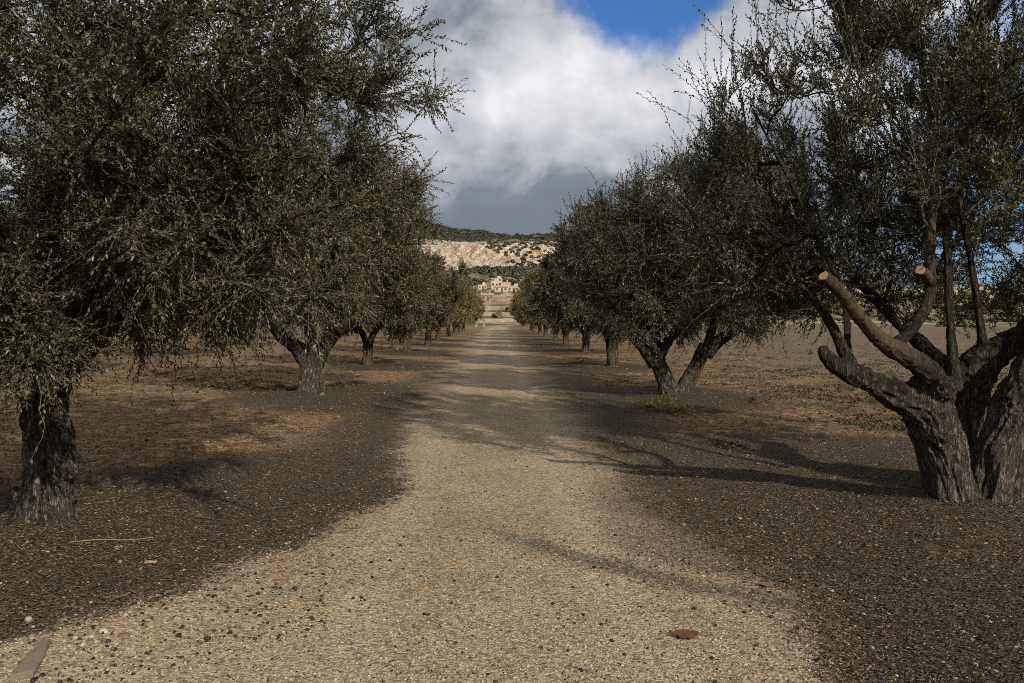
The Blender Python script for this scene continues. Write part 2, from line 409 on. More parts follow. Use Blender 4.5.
k = rng.uniform(0, 1, len(pt)) < np.where(e_ > 0, .16+.3*dark_band(pt[:, 0], pt[:, 1])+.5*sstep(.5, 0, e_)+.3*sstep(.5, .65, n2(pt[:, 0], pt[:, 1], 1.1, 5))*np.where(pt[:, 0] < .3, 1.4, .5), .75)
pt = pt[k]
big = np.c_[rng.normal(-1.55, .75, 420), rng.normal(4.15, .55, 420)]; eb = road_sd(big[:, 0], big[:, 1]); big = big[(eb > -.1) & (eb < 1.3) & (big[:, 1] > 3.1)]
nsm = len(pt); pt = np.vstack([pt, big])
tag(stones('fallen_olives', pt, np.where(np.arange(len(pt)) < nsm, rng.uniform(.0022, .006, len(pt)), rng.uniform(.004, .0105, len(pt)))+.006*(rng.uniform(0, 1, len(pt)) > .92), DARKB, .85, True, 1.3), kind='stuff')

def leaf_litter(name, pts, ln, material, tilt=.45, lift=.006):
    n = len(pts); a = rng.uniform(0, 6.28, n)
    dr = unit(np.stack([np.cos(a), np.sin(a), rng.normal(0, tilt*.5, n)], -1))
    nn = unit(np.stack([rng.normal(0, tilt, n), rng.normal(0, tilt, n), np.ones(n)], -1))
    sd = unit(np.cross(nn, dr)); wd = ln*rng.uniform(.13, .21, n)
    P = np.stack([pts[:, 0], pts[:, 1], gz(pts[:, 0], pts[:, 1])+lift+rng.uniform(0, .012, n)], -1)
    up = np.cross(dr, sd)
    mb = MB(); leaves_to(mb, P, dr, sd, up, ln, wd, rng.uniform(0, 1, n), 0, curl=.25)
    return link(name, mb.mesh(name, material, False, 'tint'))
def leaves_to(mb, P, dr, sd, up, ln, wd, tint, mi, curl=.12):
    n = len(P); l = ln[:, None]; w_ = wd[:, None]
    V = np.stack([P,
                  P+dr*l*.33+sd*w_+up*l*.04, P+dr*l*.72+sd*w_*.72+up*l*.03,
                  P+dr*l-up*l*curl,
                  P+dr*l*.72-sd*w_*.72+up*l*.03, P+dr*l*.33-sd*w_+up*l*.04], 1)
    b = np.arange(n)[:, None]*6
    f = np.concatenate([b+np.array([[0, 1, 2, 3]]), b+np.array([[0, 3, 4, 5]])], 0)
    mb.add(V.reshape(-1, 3), f, mi, np.repeat(tint, 6))
LITTER = tinted('dead_leaves', (.032, .025, .017), (.165, .127, .085), .7)
DRY = tinted('dry_leaves', (.07, .045, .02), (.30, .22, .115), .7)
pt = spread(170000, 2.9, 22, None); e_ = road_sd(pt[:, 0], pt[:, 1]); la = litter_amt(pt[:, 0], pt[:, 1])
k = (rng.uniform(0, 1, len(pt)) < np.maximum(sstep(.12, -.15, e_)*(.15+.85*la), .3*dark_band(pt[:, 0], pt[:, 1]))+.012)
pt = pt[k]; tag(leaf_litter('leaf_litter', pt, rng.uniform(.009, .026, len(pt)), LITTER), kind='stuff')
pt = spread(60000, 5, 60, None); e_ = road_sd(pt[:, 0], pt[:, 1]); la = litter_amt(pt[:, 0], pt[:, 1])
k = (rng.uniform(0, 1, len(pt)) < sstep(0, -.6, e_)*(1.05-.85*la))
pt = pt[k]; tag(leaf_litter('dry_leaf_litter', pt, rng.uniform(.012, .032, len(pt))*(1+pt[:, 1]*.035), DRY, .5), kind='stuff')
# pale stones lying among the litter
pt = spread(36000, 3.0, 32, None); e_ = road_sd(pt[:, 0], pt[:, 1])
pt = pt[(e_ < -.05) & (rng.uniform(0, 1, len(pt)) < .9*n2(pt[:, 0], pt[:, 1], .8, 77)**1.5+.05)]
tag(stones('pebbles', pt, .0035+.004*rng.uniform(0, 1, len(pt))+.011*rng.uniform(0, 1, len(pt))**18+.0008*pt[:, 1]*sstep(7, 18, pt[:, 1])*rng.uniform(0, 1, len(pt))**2, tinted('pale_pebble', (.11, .09, .065), (.38, .33, .25)), .6), kind='stuff')
pt = spread(30000, 5.5, 45, None); e_ = road_sd(pt[:, 0], pt[:, 1])
pt = pt[(e_ < -.5) & (pt[:, 1] > 8.5) & (rng.uniform(0, 1, len(pt)) < n2(pt[:, 0], pt[:, 1], .7, 79)**2*1.1*sstep(8, 14, pt[:, 1]))]
tag(stones('soil_clods', pt, (.005+.022*rng.uniform(0, 1, len(pt))**4)*(1+pt[:, 1]*.012), tinted('clods', (.05, .036, .022), (.19, .145, .09)), .6), kind='stuff')
# low weeds and dry grass on the field sides
GRASS = tinted('weed_blades', (.035, .038, .016), (.15, .12, .05), .7)
pt = spread(20000, 8, 70, None)
g_ = n2(pt[:, 0], pt[:, 1], .5, 41)
k = np.where(pt[:, 0] > 0, pt[:, 1] > 9., pt[:, 1] > 17) & (np.abs(pt[:, 0]) > 2.6+2.6*(g_ < .55)) & (rng.uniform(0, 1, len(pt)) < sstep(.36, .52, g_))
pt = pt[k]; nb = 7
pp = np.repeat(pt, nb, 0)+rng.normal(0, .05, (len(pt)*nb, 2))
n = len(pp); a = rng.uniform(0, 6.28, n); inc = rng.uniform(.15, 1.2, n)
dr = np.stack([np.cos(a)*np.cos(inc), np.sin(a)*np.cos(inc), np.sin(inc)], -1)
sd = unit(np.cross(dr, np.array([0, 0, 1.]))); up = np.cross(sd, dr)
ln = rng.uniform(.03, .085, n)*(1+pp[:, 1]*.008)
mb = MB(); leaves_to(mb, np.stack([pp[:, 0], pp[:, 1], gz(pp[:, 0], pp[:, 1])-.004], -1), dr, sd, up, ln, ln*.06+.002, np.repeat(rng.uniform(0, 1, len(pt)), nb), 0, .25)
tag(link('weeds', mb.mesh('weeds', GRASS, False, 'tint')), kind='stuff')

# single stones, the slab and the brown leaf in the foreground
WHITE = plain('white_stone', (.24, .21, .17), (.50, .46, .39), 30., .85, .003)
def stone(px, py, size, label, group=None, flat=.7, material=None, name='stone'):
    d_ = CAMH*F/(py-VY); x_ = (px-VX)/F*d_
    v, f = ico()
    # one subdivision
    vs = [tuple(q) for q in v]; cache = {}; nf = []
    def mid(a, b):
        kk = (min(a, b), max(a, b))
        if kk not in cache: cache[kk] = len(vs); q = unit(np.array(vs[a])+np.array(vs[b])); vs.append(tuple(q))
        return cache[kk]
    for a, b, c in f:
        ab, bc, ca = mid(a, b), mid(b, c), mid(c, a); nf += [(a, ab, ca), (b, bc, ab), (c, ca, bc), (ab, bc, ca)]
    V = np.array(vs); V = V*(.75+.5*fbm(V*1.4+rng.uniform(0, 50, 3), 9, 3))[:, None]
    V = V*np.array([size*rng.uniform(.9, 1.25), size*rng.uniform(.75, 1.), size*flat])
    mb = MB(); mb.add(V, np.array(nf))
    o = link(name, mb.mesh(name, material or WHITE, True), None, (x_, d_, float(gz(x_, d_))+size*flat*.45)); o.rotation_euler = (0, 0, rng.uniform(0, 6))
    return tag(o, label, 'stone', group)
stone(29, 625, .022, 'lone white stone in the dark litter at the far lower left')
stone(103, 634.5, .026, 'rounded pale stone, highest and rightmost of the cluster by the road edge')
for px, py, s in ((91, 640, .017), (83, 649, .018), (75, 641.5, .016), (96, 645, .013), (64, 645, .012), (86, 641, .013), (69, 650, .012)):
    stone(px, py, s, 'small white stone in the cluster where dark litter meets the gravel', 'white stones at the road edge')
stone(123, 638.5, .03, 'reddish brown clod on the road edge beside the white stones', None, .4, plain('red_clod', (.16, .085, .045), (.24, .14, .075), 30., .95, .004), 'earth_clod')
stone(91, 607, .013, 'small pale stone alone in the litter above the white cluster')
stone(125, 617.5, .013, 'small grey white stone in the litter just above the reddish clod')
d_ = CAMH*F/(661-VY); xx = (26-VX)/F*d_
mb = MB(); o_ = np.array([(-.035, -.22), (.075, -.22), (.10, -.05), (.105, .12), (.06, .135), (.03, .02), (-.01, -.08)])
nn_ = len(o_); bot = np.c_[o_, np.full(nn_, -.02)]; topv = np.c_[o_, .022+.006*np.sin(o_[:, 0]*40)]; ins = np.c_[o_*.93, np.full(nn_, .027)]
cc = np.array([[.04, -.06, .029]])
V = np.vstack([bot, topv, ins, cc]); j = np.arange(nn_); k = (j+1) % nn_
mb.add(V, np.vstack([np.stack([j, k, k+nn_, j+nn_], -1), np.stack([j+nn_, k+nn_, k+2*nn_, j+2*nn_], -1)]))
mb.add(V, np.stack([j+2*nn_, k+2*nn_, np.full(nn_, 3*nn_)], -1))
o = link('stone_slab', mb.mesh('stone_slab', plain('slab_stone', (.15, .12, .085), (.22, .18, .13), 14., .9, .004)), None, (xx, d_, float(gz(xx, d_))))
o.scale = (.8, 1.15, .8); o.rotation_euler = (0, 0, .40); tag(o, 'flat grey stone slab half buried in gravel at the bottom left corner', 'stone slab')

def fallen_leaf(px, py, ln, label, rz, dull=False):
    d_ = CAMH*F/(py-VY); x_ = (px-VX)/F*d_
    th = np.linspace(-1, 1, 15); hw = (1-th**2)**.65*.36*(1+.16*np.sin(th*19))
    tp = np.stack([th*.5, hw, .10*th**2+.07*hw+.02*np.sin(th*9)], -1); bt = np.stack([th*.5, -hw, .10*th**2+.10*hw+.02*np.cos(th*8)], -1); md = np.stack([th*.5, th*0, .10*th**2], -1)
    V = np.vstack([tp, md, bt])*ln; i = np.arange(14)
    f = np.vstack([np.stack([i+15, i+16, i+1, i], -1), np.stack([i+30, i+31, i+16, i+15], -1)])
    mb = MB(); mb.add(V, f); sm = link('fallen_leaf', mb.mesh('fallen_leaf', plain('dull_leaf', (.11, .075, .045), (.19, .14, .09), 40., .7) if dull else plain('brown_leaf', (.085, .034, .016), (.16, .07, .03), 40., .6), True), None, (x_, d_, float(gz(x_, d_))+.012))
    sm.rotation_euler = (.1, .05, rz); tag(sm, label, 'leaf')
    st_ = MB(); P = np.array([(.48, 0, .09), (.6, .03, .07), (.75, .02, .1)])*ln; P, rr = resample(P, [.012*ln]*3, .01); tube(st_, P, rr, 5)
    link('leaf_stalk', st_.mesh('leaf_stalk', TWIG, True), sm)
fallen_leaf(688, 640, .135, 'large curled reddish brown leaf lying on the gravel at lower right', .15)
fallen_leaf(770, 591, .10, 'small pale brown leaf at the gravel edge above the large reddish leaf', .4, True)
def stick(px, py, ln, rz, label, rad=.007):
    d_ = CAMH*F/(py-VY); x_ = (px-VX)/F*d_
    P, rr = resample(np.array([(-.5, 0, 0), (-.15, .03, .015), (.2, -.02, .01), (.5, .02, .02)])*np.array([ln, ln, ln]), [rad, rad, rad*.8, rad*.6], .02)
    mb = MB(); tube(mb, P, rr, 7); o = link('stick', mb.mesh('stick', plain('dead_stick', (.20, .14, .08), (.33, .25, .16), 30.), True), None, (x_, d_, float(gz(x_, d_))+.016)); o.rotation_euler = (0, 0, rz); tag(o, label, 'stick')
stick(151, 567, .075, .1, 'short pale piece of wood lying in the dark litter on the left', .012)
stick(112, 548, .55, .12, 'long thin pale twig lying on the litter in front of the left trunk', .004)

# ------------------------------------------------------------------ olive trees
def make_trunk(stems, voxel, seed, amp=1.):
    """stems: (points, radii, kind) -> remeshed bark mesh; kind 1 = young pale limb"""
    mb = MB(); SK = []; SR = []; ST = []; SQ = []
    for q, (P, r, kd) in enumerate(stems):
        Pr, rr = resample(P, r, max(voxel*2, .03)); tube(mb, Pr, rr, 28 if voxel < .02 else 16, True, 0, .16*amp if kd == 0 else .06, seed+q)
        SK.append(Pr); SQ.append(rr); ST.append(frames(Pr)[0]); SR.append(kd*sstep(.03, .5, np.linspace(0, 1, len(Pr)))*sstep(1.25, .7, np.linspace(0, 1, len(Pr)))*(1 if kd == 1 else 0))
    me = mb.mesh('tmp', BARK, True); o = link('tmp', me)
    md = o.modifiers.new('r', 'REMESH'); md.mode = 'VOXEL'; md.voxel_size = voxel; md.use_smooth_shade = True
    sm = o.modifiers.new('s', 'SMOOTH'); sm.iterations = 1; sm.factor = .5
    dg = bpy.context.evaluated_depsgraph_get(); dg.update()
    ev = bpy.data.meshes.new_from_object(o.evaluated_get(dg)); bpy.data.objects.remove(o); bpy.data.meshes.remove(me)
    nv = len(ev.vertices); V = np.zeros(nv*3, np.float32); ev.vertices.foreach_get('co', V); V = V.reshape(-1, 3).astype(float)
    Nn = np.zeros(nv*3, np.float32); ev.vertices.foreach_get('normal', Nn); Nn = Nn.reshape(-1, 3)
    SKa = np.vstack(SK); STa = np.vstack(ST); Ka = np.concatenate(SR)
    near = np.concatenate([np.argmin(((V[i:i+4000, None, :]-SKa[None])**2).sum(-1), 1) for i in range(0, nv, 4000)])
    T = STa[near]; kd = Ka[near]; rl = np.minimum(1, np.concatenate(SQ)[near]/.12)
    al = (V*T).sum(-1, keepdims=True); Q = V-T*al*.86
    n1 = fbm(Q*16, seed+3, 3); ridge = 1-np.abs(2*n1-1); n0 = fbm(V*4.5, seed+9, 3)
    n3 = fbm(Q*42, seed+4, 2)
    r2 = 1-np.abs(2*fbm(Q*34, seed+5, 2)-1)
    disp = ((ridge-.72)*.042+(n0-.5)*.07+(n3-.5)*.012+(r2-.7)*.02)*amp*np.where(kd > .3, np.maximum(rl, .5), rl)*(1-.3*kd)
    V = V+Nn*disp[:, None]
    ev.vertices.foreach_set('co', V.ravel().astype(np.float32))
    ev.attributes.new('bark', 'FLOAT', 'POINT').data.foreach_set('value', np.clip(ridge*.5+r2*.4+(n3-.5)*.6, 0, 1).astype(np.float32))
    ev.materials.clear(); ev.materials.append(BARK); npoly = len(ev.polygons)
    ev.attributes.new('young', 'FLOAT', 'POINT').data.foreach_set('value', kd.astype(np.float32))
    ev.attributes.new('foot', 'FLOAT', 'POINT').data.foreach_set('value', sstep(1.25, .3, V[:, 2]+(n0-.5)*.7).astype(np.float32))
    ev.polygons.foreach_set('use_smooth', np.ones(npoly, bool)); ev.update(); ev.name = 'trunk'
    return ev

def grow(starts, targets, rg):
    """greedy branching from the limbs to points of the crown's volume"""
    P = [np.array(s) for s, _ in starts]; D = [np.array(dv) for _, dv in starts]; PAR = [-1]*len(P); CH = [0]*len(P)
    A = np.array(P); B = np.array(D)
    order = np.argsort([((A-t_)**2).sum(-1).min() for t_ in targets])
    polylines = []
    cap = 60000; bufP = np.zeros((cap, 3)); bufD = np.zeros((cap, 3)); n = len(A); bufP[:n] = A; bufD[:n] = B
    for oi in order:
        t_ = targets[oi]; dv = t_-bufP[:n]; ds = np.linalg.norm(dv, axis=1)
        cosv = (dv*bufD[:n]).sum(-1)/np.maximum(ds, 1e-6)
        cost = ds*(1+.9*(1-cosv)); j = int(np.argmin(cost))
        if ds[j] < .06: continue
        k = max(3, int(ds[j]/.11)); s = np.linspace(0, 1, k+1)[1:]
        p0 = bufP[j]; c1 = p0+bufD[j]*ds[j]*.38+rg.normal(0, .05, 3)*ds[j]
        c2 = t_-np.array([0, 0, .18])*ds[j]+rg.normal(0, .07, 3)*ds[j]-dv[j]*.2
        Q = ((1-s)**3)[:, None]*p0+(3*s*(1-s)**2)[:, None]*c1+(3*s*s*(1-s))[:, None]*c2+(s**3)[:, None]*t_
        Q[:-1] += rg.normal(0, .012, (k-1, 3))
        tg = unit(np.gradient(np.vstack([p0, Q]), axis=0))[1:]
        bufP[n:n+k] = Q; bufD[n:n+k] = tg
        ids = list(range(n, n+k)); PAR += [j]+ids[:-1]; polylines.append([j]+ids); n += k
    rad = np.zeros(n); acc = np.zeros(n); PAR = np.array(PAR)
    for q in range(n-1, -1, -1):
        a = acc[q] if acc[q] > 0 else .0042**2.2
        rad[q] = a**(1/2.2)
        if PAR[q] >= 0: acc[PAR[q]] += a+.0000002
    return bufP[:n], bufD[:n], PAR, rad, polylines

def ellip_targets(c, r, n, zmin, rg, shell=.5, seed=0, lump=.5, keep=None):
    out = []
    while len(out) < n:
        dv = unit(rg.normal(0, 1, (n*2, 3))); u = rg.uniform(0, 1, n*2)**(shell)
        lm = 1-lump/2+lump*fbm(dv*1.9+seed*3.1, seed, 2)*1.0
        p = np.array(c)+dv*np.array(r)*(u*lm)[:, None]
        zm = zmin(p) if callable(zmin) else zmin
        ok = p[:, 2] > zm
        if keep is not None: ok &= keep(p)
        out += list(p[ok])
    return out[:n]

def foliate(mb, base, dirs, lens, droop, K, leaf, rg, tint0=0., segs=5, twig_r=.0022, t0=.06):
    n = len(base); P = np.zeros((n, segs+1, 3)); P[:, 0] = base; dv = unit(dirs)
    for s in range(segs):
        P[:, s+1] = P[:, s]+dv*(lens/segs)[:, None]
        dv = unit(dv+np.stack([rg.normal(0, .17, n), rg.normal(0, .17, n), rg.normal(0, .15, n)-droop], -1))
    # twig: three-sided tubes
    T = unit(np.gradient(P, axis=1)); U = unit(np.cross(T, np.array([.31, .2, 1.]))); W = np.cross(T, U)
    rr = np.linspace(twig_r, twig_r*.4, segs+1)[None, :, None]
    ring = np.stack([P+rr*(np.cos(a)*U+np.sin(a)*W) for a in (0, 2.09, 4.19)], 2)
    b = (np.arange(n)[:, None, None]*(segs+1)*3+np.arange(segs)[None, :, None]*3+np.arange(3)[None, None, :])
    b2 = b-np.arange(3)+(np.arange(3)+1) % 3
    f = np.stack([b, b2, b2+3, b+3], -1).reshape(-1, 4)
    mb.add(ring.reshape(-1, 3), f, 1, .5)
    # leaves
    tt = np.clip((np.arange(K)[None, :]+rg.uniform(-.4, .4, (n, K)))/K*(1-t0)+t0, 0, .999)*segs
    i0 = tt.astype(int); fr = (tt-i0)[..., None]; r_ = np.arange(n)[:, None]
    pos = P[r_, i0]*(1-fr)+P[r_, i0+1]*fr; tan = unit(P[r_, i0+1]-P[r_, i0])
    az = np.arange(K)[None, :]*1.9+rg.uniform(0, 6.28, (n, 1))+rg.normal(0, .5, (n, K))
    u_ = U[r_, i0]; w_ = W[r_, i0]
    pr = np.cos(az)[..., None]*u_+np.sin(az)[..., None]*w_
    an = rg.uniform(.3, 1.05, (n, K))[..., None]
    dr = unit(tan*np.cos(an)+pr*np.sin(an)+np.array([0, 0, -.05])).reshape(-1, 3)
    ref = unit(np.array([0, 0, 1.])+rg.normal(0, .55, (n*K, 3)))
    sd = unit(np.cross(ref, dr)); up = np.cross(dr, sd)
    ln = leaf*rg.uniform(.65, 1.2, n*K); wd = ln*rg.uniform(.15, .235, n*K)
    ti = np.clip(rg.uniform(0, 1, n*K)*.8+np.repeat(rg.uniform(0, .25, n), K)+tint0-.02, 0, 1)
    leaves_to(mb, pos.reshape(-1, 3), dr, sd, up, ln, wd, ti, 0, curl=.04)

def make_crown(P, D, rad, sel, ntw, K, leaf, rg, centre, L=(.22, .5), droop=.10, upb=.25, tmat=None, shoots=0, shootL=(.5, 1.2), hang=0, zsh=2.6, tint0=0., twig_r=.0022, wood=None):
    mb = MB(); make_branches(mb, *wood)
    ids = rg.choice(sel, ntw)
    b = P[ids]+rg.normal(0, .02, (ntw, 3)); o_ = unit(b-np.array(centre))
    dv = unit(D[ids]*.55+o_*.5+rg.normal(0, .65, (ntw, 3))+np.array([0, 0, upb]))
    foliate(mb, b, dv, rg.uniform(L[0], L[1], ntw), droop, K, leaf, rg, tint0, twig_r=twig_r)
    if shoots:
        top = [q for q in sel if P[q, 2] > zsh]; ids = rg.choice(top, shoots)
        dv = unit(unit(P[ids]-np.array(centre))*.22+np.array([0, 0, 1.])+rg.normal(0, .16, (shoots, 3)))
        foliate(mb, P[ids], dv, rg.uniform(*shootL, shoots), .0, int(K*1.5), leaf, rg, tint0, 8, twig_r*1.5, .15)
    if hang:
        low = [q for q in sel if P[q, 2] < zsh]; ids = rg.choice(low, hang)
        dv = unit(unit(P[ids]-np.array(centre))*.6+np.array([0, 0, -.18])+rg.normal(0, .4, (hang, 3)))
        foliate(mb, P[ids], dv, rg.uniform(.35, .85, hang), .06, int(K*.6), leaf, rg, tint0, 7, twig_r*1.15, .25)
    return mb.mesh('crown', [tmat or LEAF, TWIG, BARK], True, 'tint')

def make_branches(mb, P, rad, polylines, rmin, sides=6):
    for pl in polylines:
        pl = np.array(pl); r = rad[pl].copy(); r[0] = min(r[0], r[1]*1.35)
        if r.max() < rmin: continue
        tube(mb, P[pl], np.maximum(r, .0025), sides if r.max() > .012 else 4, False, 2, 0., 0, .6)

def olive(stems, tips, targets, seed, voxel, ntw, K, leaf, centre, amp=1., rcap=.075, **kw):
    rg = np.random.default_rng(seed)
    tr = make_trunk(stems, voxel, seed, amp)
    starts = []
    for P, r, k0 in tips:
        Pr, rr = resample(P, r, .08); tg = frames(Pr)[0]; i0 = int(len(Pr)*k0)
        starts += [(Pr[i], unit(tg[i]+np.array([0, 0, .1]))) for i in range(i0, len(Pr))]
    P, D, PAR, rad, pls = grow(starts, targets, rg)
    rad = np.minimum(rad, rcap)
    sel = np.array([q for q in range(len(starts), len(P)) if rad[q] < .016])
    return tr, make_crown(P, D, rad, sel, ntw, K, leaf, rg, centre, wood=(P, rad, pls, .004), **kw)

def plant(x, y, rz, meshes, label, group=None, sc=1., cat='olive tree'):
    o = empty('olive_tree', (x, y, float(gz(x, y))-.03), rz); o.scale = (sc, sc, sc); tag(o, label, cat, group)
    return [o]+[link(nm, me, o) for nm, me in zip(('trunk', 'crown'), meshes)]

GR, GL = 'olive trees along the right side of the road', 'olive trees along the left side of the road'
# --- near right tree: three leaning stems, sawn limbs
bx, by = 3.85, 6.6; B0 = np.array([bx, by, float(gz(bx, by))-.03])
def q(px, py, d_): return at(px, py, d_)-B0
r1 = 6.6/F
stemA = ([q(966, 524, 6.5), q(958, 492, 6.5), q(944, 440, 6.45), q(932, 408, 6.45), q(938, 386, 6.4)], [.25, .19, .185, .20, .17], 0)
limbL = ([q(934, 415, 6.45), q(905, 398, 6.35), q(868, 380, 6.25), q(842, 367, 6.15), q(830, 357, 6.12), q(824, 348, 6.1)], [.16, .115, .09, .068, .05, .03], 0)
limbL2 = ([q(856, 372, 6.2), q(846, 350, 6.2), q(834, 325, 6.15), q(818, 304, 6.1), q(800, 284, 6.0)], [.065, .05, .036, .026, .018], 0)
cut1 = ([q(944, 392, 6.4), q(925, 366, 6.3), q(885, 341, 6.15), q(866, 322, 6.05), q(850, 301, 5.95), q(838, 287, 5.87), q(826.5, 277, 5.8)], [.13, .088, .068, .055, .047, .041, .036], 1)
cut2 = ([q(900, 344, 6.25), q(910, 336, 6.3), q(926, 314, 6.35), q(934, 292, 6.4), q(933, 268, 6.45), q(933, 235, 6.5), q(937, 180, 6.6), q(930, 110, 6.7), q(915, 40, 6.75)], [.055, .048, .045, .043, .040, .035, .029, .022, .016], 1)
stub2 = ([q(934, 284, 6.4), q(930, 276, 6.33), q(924, 270.5, 6.22)], [.038, .038, .036], 1)
stemB = ([q(985, 520, 7.0), q(980, 480, 7.05), q(972, 430, 7.1), q(970, 395, 7.1), q(985, 366, 7.05), q(1008, 348, 7.0), q(1040, 328, 7.0), q(1085, 290, 7.1)], [.24, .20, .19, .19, .16, .12, .10, .06], 0)
stemC = ([q(1000, 526, 6.5), q(1002, 490, 6.5), q(1011, 445, 6.5), q(1026, 400, 6.5), q(1050, 350, 6.6), q(1075, 300, 6.7)], [.25, .21, .19, .17, .13, .09], 0)
burl = ([q(938, 396, 6.35), q(950, 388, 6.25), q(958, 385, 6.25)], [.09, .10, .06], 0)
web = ([q(962, 505, 6.55), q(980, 512, 6.7), q(1000, 508, 6.55)], [.12, .09, .12], 0)
up1 = ([q(962, 392, 6.8), q(956, 340, 6.9), q(952, 280, 7.0), q(948, 200, 7.2), q(952, 120, 7.3)], [.06, .042, .034, .026, .016], 0)
up2 = ([q(990, 362, 7.0), q(985, 320, 7.0), q(975, 262, 7.1), q(962, 190, 7.2), q(970, 90, 7.3)], [.05, .032, .026, .02, .014], 0)
up3 = ([q(890, 382, 6.4), q(884, 340, 6.6), q(874, 264, 6.8), q(873, 160, 6.95), q(862, 90, 7.0), q(836, 30, 7.0)], [.045, .034, .026, .021, .017, .012], 0)
up4 = ([q(851, 360, 6.2), q(846, 300, 6.4), q(820, 240, 6.6), q(790, 180, 6.8), q(752, 110, 6.9)], [.034, .024, .019, .015, .011], 0)
back1 = ([q(968, 400, 7.1), q(940, 360, 7.6), q(900, 320, 8.1), q(850, 270, 8.5)], [.12, .08, .06, .04], 0)
stems = [stemA, limbL, limbL2, cut1, cut2, stub2, stemB, stemC, burl, web, up1, up2, up4, back1]
tips = [(limbL2[0], limbL2[1], .45), (cut2[0], cut2[1], .55), (stemB[0], stemB[1], .75), (stemC[0], stemC[1], .6), (up1[0], up1[1], .4), (up2[0], up2[1], .4), (up4[0], up4[1], .4), (back1[0], back1[1], .4)]
rg = np.random.default_rng(21)
cR1 = (.35, .55, 3.0)
def keepR1(p):      # nothing grows low in front of the forks, where the limbs were sawn
    wx = p[:, 0]+bx; wy = p[:, 1]+by; wz = p[:, 2]
    px = VX+F*wx/wy; py = VY-F*(wz-CAMH)/wy
    return ~((wy < 7.0) & (px > 770) & (py > 215)) & ~((px < 800) & (py > 300)) & (px > 765-np.clip(py-30, 0, 110)*.6+np.maximum(0, (py-150))*.3)
tg = ellip_targets(cR1, (2.75, 2.45, 2.6), 330, 1.5, rg, .55, 4, .5, keepR1)
def pxbox(n, x0, x1, y0, y1, d0, d1): return [q(*p_) for p_ in np.c_[rg.uniform(x0, x1, n), rg.uniform(y0, y1, n), rg.uniform(d0, d1, n)]]
tg += pxbox(150, 690, 1060, 200, 318, 7.6, 9.4)+pxbox(36, 700, 840, 255, 322, 7.6, 9.)+pxbox(40, 690, 790, 150, 290, 6.6, 8.2)
R1 = olive(stems, tips, tg, 21, .010, 11500, 30, .032, cR1, L=(.16, .42), droop=-.01, upb=.85, rcap=.026, shoots=1500, shootL=(.45, 1.25), zsh=2.3, hang=120)
o = plant(bx, by, 0, R1, 'big olive tree at the right front with sawn limbs and three leaning stems', GR)
for P in (cut1[0], stub2[0]):
    e_ = np.array(P[-1]); dv = unit(e_-np.array(P[-2])); rr = .0365
    mb = MB(); th = np.linspace(0, 2*np.pi, 25)[:-1]; u = unit(np.cross(dv, [0, 0, 1.])); v_ = np.cross(dv, u)
    wob = 1+.07*np.sin(th*3+1)
    ring = lambda r_, h_: e_+dv*h_+((np.cos(th)*wob*r_)[:, None]*u+(np.sin(th)*wob*r_)[:, None]*v_)
    V = np.vstack([ring(rr*1.02, -.01), ring(rr*1.02, .018), ring(rr*.9, .023), ring(rr*.45, .0225), (e_+dv*.022)[None]])
    j = np.arange(24); k = (j+1) % 24
    ta = np.repeat([1., 1., .9, .45], 24); ta = np.append(ta, 0.)
    for a in range(3): mb.add(V, np.stack([j+24*a, k+24*a, k+24*a+24, j+24*a+24], -1), 0, ta)
    mb.add(V, np.stack([j+72, k+72, np.full(24, 96)], -1), 0, ta)
    ce = link('cut_end', mb.mesh('cut_end', CUT, False, 'tint'), o[1]); ce['label'] = 'pale sawn end of a limb'

# --- near left tree
bx, by = -3.4, 6.05; B0 = np.array([bx, by, float(gz(bx, by))-.03])
sA = ([q(46, 540, 6.05), q(46, 515, 6.05), q(50, 482, 6.05), q(52, 455, 6.05), q(50, 425, 6.05), q(48, 395, 6.05), q(46, 370, 6.1)], [.205, .18, .165, .175, .15, .145, .15], 0)
bl = ([q(66, 474, 6.0), q(73, 464, 5.98), q(70, 452, 6.0)], [.05, .075, .05], 0)
bl2 = ([q(38, 474, 5.95), q(41, 466, 5.9), q(40, 456, 5.95)], [.05, .07, .05], 0)
root = ([q(40, 515, 6.), q(26, 505, 6.0), q(16, 486, 6.05)], [.09, .05, .03], 0)
stL = [sA, bl, bl2, root]; tipsL = []
for k_, (dx, dy, dz, r_) in enumerate(((1.5, .2, 1.35, .10), (-1.4, .3, 1.3, .10), (.3, -1.3, 1.4, .09), (.2, 1.5, 1.3, .10), (.1, .1, 2.2, .09), (1.1, -.9, 1.2, .07))):
    p0 = q(47, 385, 6.08); P = [p0-np.array([0, 0, .1]), p0+np.array([dx*.25, dy*.25, dz*.28]), p0+np.array([dx*.6, dy*.6, dz*.62]), p0+np.array([dx, dy, dz])]
    s_ = (P, [r_*1.2, r_, r_*.75, r_*.45], 0); stL.append(s_); tipsL.append((s_[0], s_[1], .45))
rg = np.random.default_rng(8); cL1 = (.25, .2, 3.1)
def keepL1(p):
    wx = p[:, 0]+bx; wy = p[:, 1]+by; px = VX+F*wx/wy; py = VY-F*(p[:, 2]-CAMH)/wy
    return (wy > 3.3) & (px < 436-np.maximum(0, 40-py)*.12-np.maximum(0, py-150)*.5) & (px > -260) & (py < 352-np.maximum(0, px-110)*.10)
tg = ellip_targets(cL1, (3.5, 2.75, 2.9), 560, 1.1, rg, .5, 7, .25, keepL1)
tg += pxbox(50, -120, 85, 290, 372, 4.5, 5.7)+pxbox(55, 85, 270, 235, 308, 4.8, 7.2)+pxbox(40, -200, 60, 330, 370, 6., 8.)+pxbox(70, 60, 330, 30, 210, 5., 7.)
